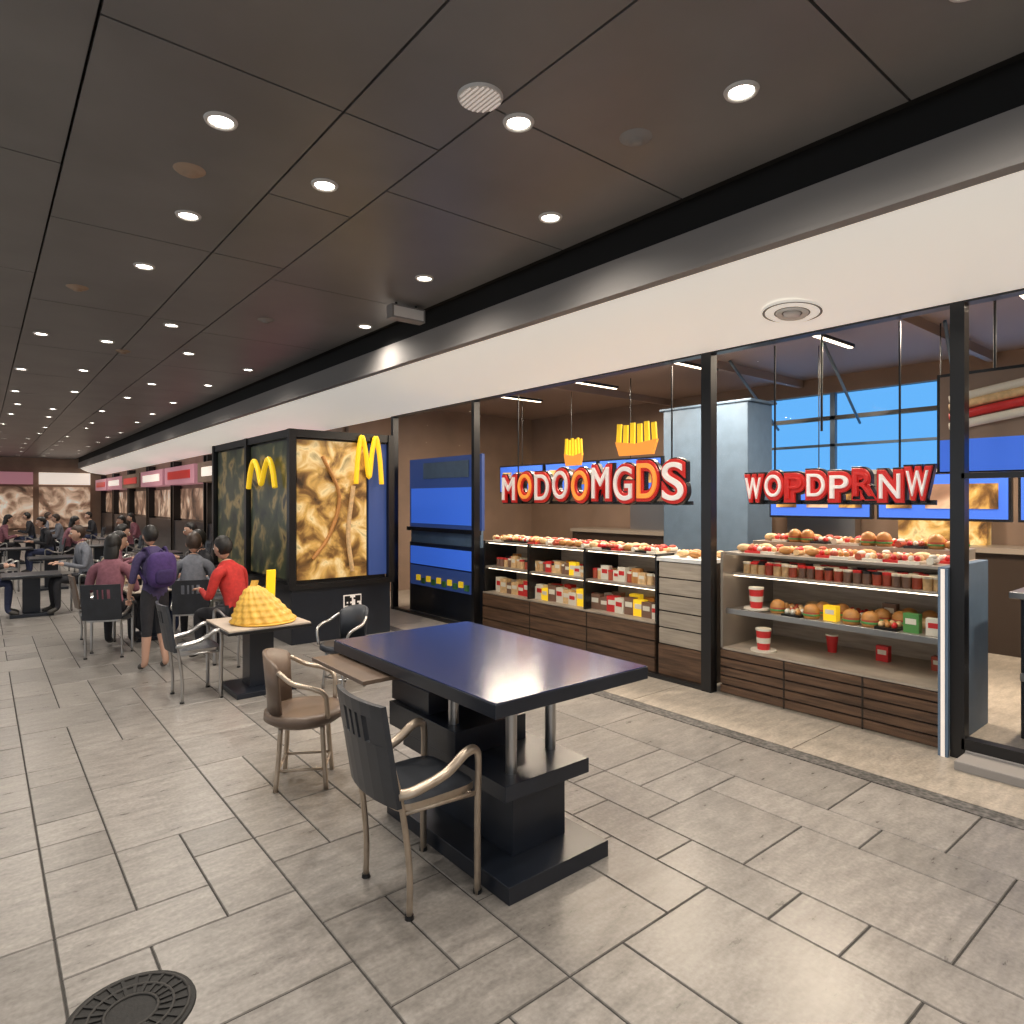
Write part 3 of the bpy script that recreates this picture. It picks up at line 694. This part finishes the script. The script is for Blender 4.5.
# ------------------------------------------------------------------ people
SK = mat('skin', (.55, .33, .24), .5)
HAIR = mat('hair_black', (.012, .01, .009), .5, noise=.3, nscale=40); HAIRB = mat('hair_brown', (.05, .03, .02), .5, noise=.3, nscale=40)
EYE = mat('eye_dark', (.01, .008, .008), .2); EYEW = mat('eye_white', (.8, .8, .78), .3); LIP = mat('lip', (.4, .12, .1), .5)
SHOE = mat('shoe', (.05, .045, .04), .5)
cl = {}
def cloth(n, c):
    if n not in cl: cl[n] = mat('cloth_' + n, c, .85, noise=.18, nscale=25, bump=.2)
    return cl[n]
def person_mesh(b, pose, shirt, pants, sleeves=True, barelegs=False, hair=HAIR, longhair=False, skin=SK, lean=.0):
    V = {}
    if pose == 'sit':
        P = lambda y, z: (0, y + lean * max(0, z - .47) , z)
        V['pel'] = (P(0, .50), (.15, .12)); V['wai'] = (P(.0, .64), (.125, .10)); V['che'] = (P(.02, .82), (.16, .115)); V['nb'] = (P(.03, .97), (.085, .075)); V['nt'] = (P(.05, 1.07), (.05, .05))
        for s, n in ((-1, 'l'), (1, 'r')):
            q = lean * .45
            V['sh' + n] = ((s * .17, .02 + q, .93), (.06, .06)); V['el' + n] = ((s * .24, .08 + q * .8, .68), (.043, .043)); V['wr' + n] = ((s * .14, .32 + q * .5, .74), (.028, .026)); V['pa' + n] = ((s * .12, .39 + q * .5, .75), (.034, .018))
            V['hi' + n] = ((s * .09, .06, .50), (.09, .085)); V['kn' + n] = ((s * .12, .44, .51), (.062, .062)); V['an' + n] = ((s * .12, .42, .10), (.038, .038)); V['to' + n] = ((s * .13, .56, .045), (.04, .035))
    else:
        V['pel'] = ((0, 0, .92), (.145, .11)); V['wai'] = ((0, .0, 1.07), (.12, .095)); V['che'] = ((0, .0 + lean * .2, 1.26), (.155, .11)); V['nb'] = ((0, .0 + lean * .35, 1.41), (.08, .07)); V['nt'] = ((0, .02 + lean * .45, 1.50), (.05, .05))
        for s, n in ((-1, 'l'), (1, 'r')):
            V['sh' + n] = ((s * .17, lean * .3, 1.37), (.058, .058)); V['el' + n] = ((s * .23, -.01 + lean * .4, 1.10), (.042, .042)); V['wr' + n] = ((s * .2, .14 + lean * .4, .92), (.028, .026)); V['pa' + n] = ((s * .19, .18 + lean * .4, .85), (.034, .018))
            V['hi' + n] = ((s * .09, 0, .86), (.09, .09)); V['kn' + n] = ((s * .10, .02 + s * .04, .48), (.058, .06)); V['an' + n] = ((s * .11, -.02 - s * .03, .09), (.037, .037)); V['to' + n] = ((s * .12, .11 - s * .03, .04), (.04, .033))
    keys = list(V); idx = {k: i for i, k in enumerate(keys)}
    E = [('pel', 'wai', shirt), ('wai', 'che', shirt), ('che', 'nb', shirt), ('nb', 'nt', skin)]
    for n in 'lr':
        E += [('nb', 'sh' + n, shirt), ('sh' + n, 'el' + n, shirt), ('el' + n, 'wr' + n, shirt if sleeves else skin), ('wr' + n, 'pa' + n, skin),
              ('pel', 'hi' + n, pants), ('hi' + n, 'kn' + n, pants), ('kn' + n, 'an' + n, skin if barelegs else pants), ('an' + n, 'to' + n, SHOE)]
    me = bpy.data.meshes.new('sk'); me.from_pydata([V[k][0] for k in keys], [(idx[a], idx[c]) for a, c, _ in E], [])
    o = bpy.data.objects.new('sk', me); COL.objects.link(o)
    md = o.modifiers.new('s', 'SKIN'); md.use_smooth_shade = True
    for i, k in enumerate(keys):
        sv = me.skin_vertices[0].data[i]; sv.radius = V[k][1]; sv.use_root = (k == 'pel')
    ss = o.modifiers.new('ss', 'SUBSURF'); ss.levels = 2; ss.render_levels = 2
    bpy.context.view_layer.update(); dg = bpy.context.evaluated_depsgraph_get()
    em = bpy.data.meshes.new_from_object(o.evaluated_get(dg)); bpy.data.objects.remove(o)
    segs = [(Vector(V[a][0]), Vector(V[c][0]), m_, (V[a][1][0] + V[c][1][0]) / 2) for a, c, m_ in E]
    off = len(b.v); b.v += [tuple(v.co) for v in em.vertices]
    for p in em.polygons:
        c = p.center; best = None; bd = 1e9
        for A, B, m_, r in segs:
            ab = B - A; t = max(0, min(1, (c - A).dot(ab) / ab.length_squared)); d = (c - A - ab * t).length / r
            if d < bd: bd = d; best = m_
        b.f.append([off + i for i in p.vertices]); b.m.append(b.mi(best)); b.sm.append(True)
    for s, n in ((-1, 'l'), (1, 'r')):
        w = Vector(V['wr' + n][0]); p = Vector(V['pa' + n][0]); d = (p - w).normalized(); side = Vector((1, 0, 0)); side = (side - d * side.dot(d)).normalized(); dn = d.cross(side) * 1
        if dn.z > 0: dn = -dn
        for i, ln in enumerate((.062, .075, .07, .052)):
            st = p + side * (i - 1.5) * .018 * s + d * .012
            b.tube([st, st + d * ln * .5 + dn * .006, st + d * ln * .85 + dn * .025], .0085, skin, 6, 3)
        st = w.lerp(p, .5) - side * s * .022
        b.tube([st, st - side * s * .025 + d * .025, st - side * s * .03 + d * .055 + dn * .01], .010, skin, 6, 3)
    nt = Vector(V['nt'][0]); hc = nt + Vector((0, .035, .11)); tilt = Matrix.Rotation(-lean * .9, 3, 'X')
    def hf(q):
        x, y, z = q
        if z < 0: x *= 1 + z * .28; y = y * (1 + z * .12) + (-z) * .08
        if y < 0: y *= 1.05
        return Vector((x, y, z))
    T = lambda v: hc + tilt @ Vector(v)
    b.ball(hc, (.074, .094, .118), skin, 20, 14, hf, R=tilt)
    b.ball(T((0, .098, -.02)), (.013, .02, .024), skin, 10, 8)
    for s in (-1, 1):
        b.ball(T((s * .030, .083, .008)), (.014, .01, .009), EYEW, 8, 6); b.ball(T((s * .030, .090, .008)), (.006, .006, .006), EYE, 8, 6)
        b.ball(T((s * .030, .086, .028)), (.017, .007, .004), hair, 8, 6)
        b.ball(T((s * .077, -.005, -.01)), (.010, .020, .030), skin, 8, 8)
    b.ball(T((0, .088, -.058)), (.024, .009, .008), LIP, 10, 6)
    def hr(q):
        x, y, z = q
        if y > .3 and z < .35: y = .3 + (y - .3) * .2
        if y > .2 and z < .1: x *= .86; z = max(z, -.05)
        return Vector((x, y, z))
    b.ball(T((0, -.014, .022)), (.086, .102, .112), hair, 20, 14, hr, R=tilt)
    if longhair:
        b.ball(T((0, -.06, -.08)), (.078, .05, .15), hair, 16, 12, R=tilt)
def person(name, loc, rz, sc, **kw):
    b = MB(); extra = kw.pop('extra', None); person_mesh(b, **kw)
    if extra: extra(b)
    return b.obj(name, loc, rz, sc)
def backpack(b):
    P_ = cloth('purple', (.06, .03, .14)); P2 = cloth('purple_dark', (.03, .015, .08))
    def sq(q): return Vector([math.copysign(abs(c) ** .6, c) for c in q])
    b.ball((0, -.17, 1.22), (.16, .09, .21), P_, 20, 14, sq)
    b.ball((0, -.25, 1.14), (.11, .035, .09), P2, 16, 10, sq)
    for s in (-1, 1): b.tube([(s * .1, -.12, 1.38), (s * .11, -.02, 1.47), (s * .12, .1, 1.38), (s * .13, .1, 1.2), (s * .13, -.08, 1.06)], .018, P2, 8, 5)
    b.tube([(-.03, -.15, 1.41), (0, -.15, 1.45), (.03, -.15, 1.41)], .008, P2, 6, 4)
G = cloth('grey', (.16, .17, .2)); RD = cloth('red', (.5, .03, .025)); DK = cloth('dark', (.02, .02, .025)); NV = cloth('navy', (.03, .04, .09)); TN = cloth('tan', (.4, .3, .2)); PK = cloth('pink', (.25, .10, .13)); WH = cloth('white', (.5, .5, .48)); PU = cloth('violet', (.06, .045, .12))
person('child_with_backpack', (1.15, 6.2, 0), .25, .71, pose='stand', shirt=PU, pants=DK, sleeves=False, barelegs=True, longhair=False, extra=backpack, lean=.15)
S = .86
def seated(loc, rz, shirt, pants, sc=S, ch='slate', fr='steel', **kw):
    person('seated_diner', loc, rz, sc, pose='sit', shirt=shirt, pants=pants, **kw)
    d = Vector((0, .02, 0)); d.rotate(Matrix.Rotation(rz, 3, 'Z'))
    chair('dining_chair', (loc[0] - d.x * 1.5, loc[1] - d.y * 1.5, 0), rz, sc * .93, ch, fr)
seated((1.80, 6.05, 0), .5, RD, DK, lean=.25, hair=HAIR)
seated((1.62, 6.95, 0), -.3, G, DK, lean=.2, hair=HAIRB)
small_table((1.45, 7.75, 0))
seated((1.98, 7.75, 0), HP, DK, NV, lean=.1)
seated((.95, 7.9, 0), -HP, TN, DK, ch='brown', lean=.2, longhair=True)
seated((.93, 7.1, 0), -.4, PK, DK, lean=.15, longhair=True)
protos = [(DK, NV, dict(lean=.2)), (G, DK, dict(lean=.1, hair=HAIRB)), (PK, DK, dict(lean=.25, longhair=True)), (DK, NV, dict(lean=.15)), (WH, DK, dict(lean=.1, longhair=True))]
pm = []
chp = None; tbp = None
for r_ in range(5):
    y = 10.2 + r_ * 2.8
    for x in ((.5, 1.9) if r_ % 2 == 0 else (.9, 2.5)):
        if tbp is None: tbp = small_table((x, y, 0), top='navy')
        else: inst(tbp, 'bistro_table', (x, y, 0))
        for (dx, rz) in ((-.6, -HP), (.6, HP)):
            k = rnd.randrange(4); rz += rnd.uniform(-.2, .2); loc = (x + dx, y + rnd.uniform(-.1, .1), 0)
            if rnd.random() < .8:
                if len(pm) < 5:
                    k = len(pm); sh, pa, kw = protos[k]; pm.append(person('seated_diner', loc, rz, .86, pose='sit', shirt=sh, pants=pa, **kw))
                else: inst(pm[k], 'seated_diner', loc, rz, .86)
            if chp is None: chp = chair('dining_chair', (loc[0], loc[1], 0), rz, .8, 'slate', 'steel')
            else: inst(chp, 'dining_chair', (loc[0], loc[1], 0), rz, .8)

# ------------------------------------------------------------------ world, camera
w = bpy.data.worlds.new('world'); scene.world = w; w.use_nodes = True
bg = w.node_tree.nodes['Background']; bg.inputs[0].default_value = (.88, .94, 1, 1); bg.inputs[1].default_value = 1.1
cam = bpy.data.cameras.new('camera'); co = bpy.data.objects.new('camera', cam); COL.objects.link(co)
co.location = (0, 0, 1.45); co.rotation_euler = (math.pi / 2, 0, -math.radians(39.3))
cam.sensor_width = 36; cam.lens = 36 * 650 / 1024; cam.shift_y = -12 / 1024; cam.clip_start = .05
scene.camera = co
scene.view_settings.view_transform = 'Standard'
scene.view_settings.exposure = .12
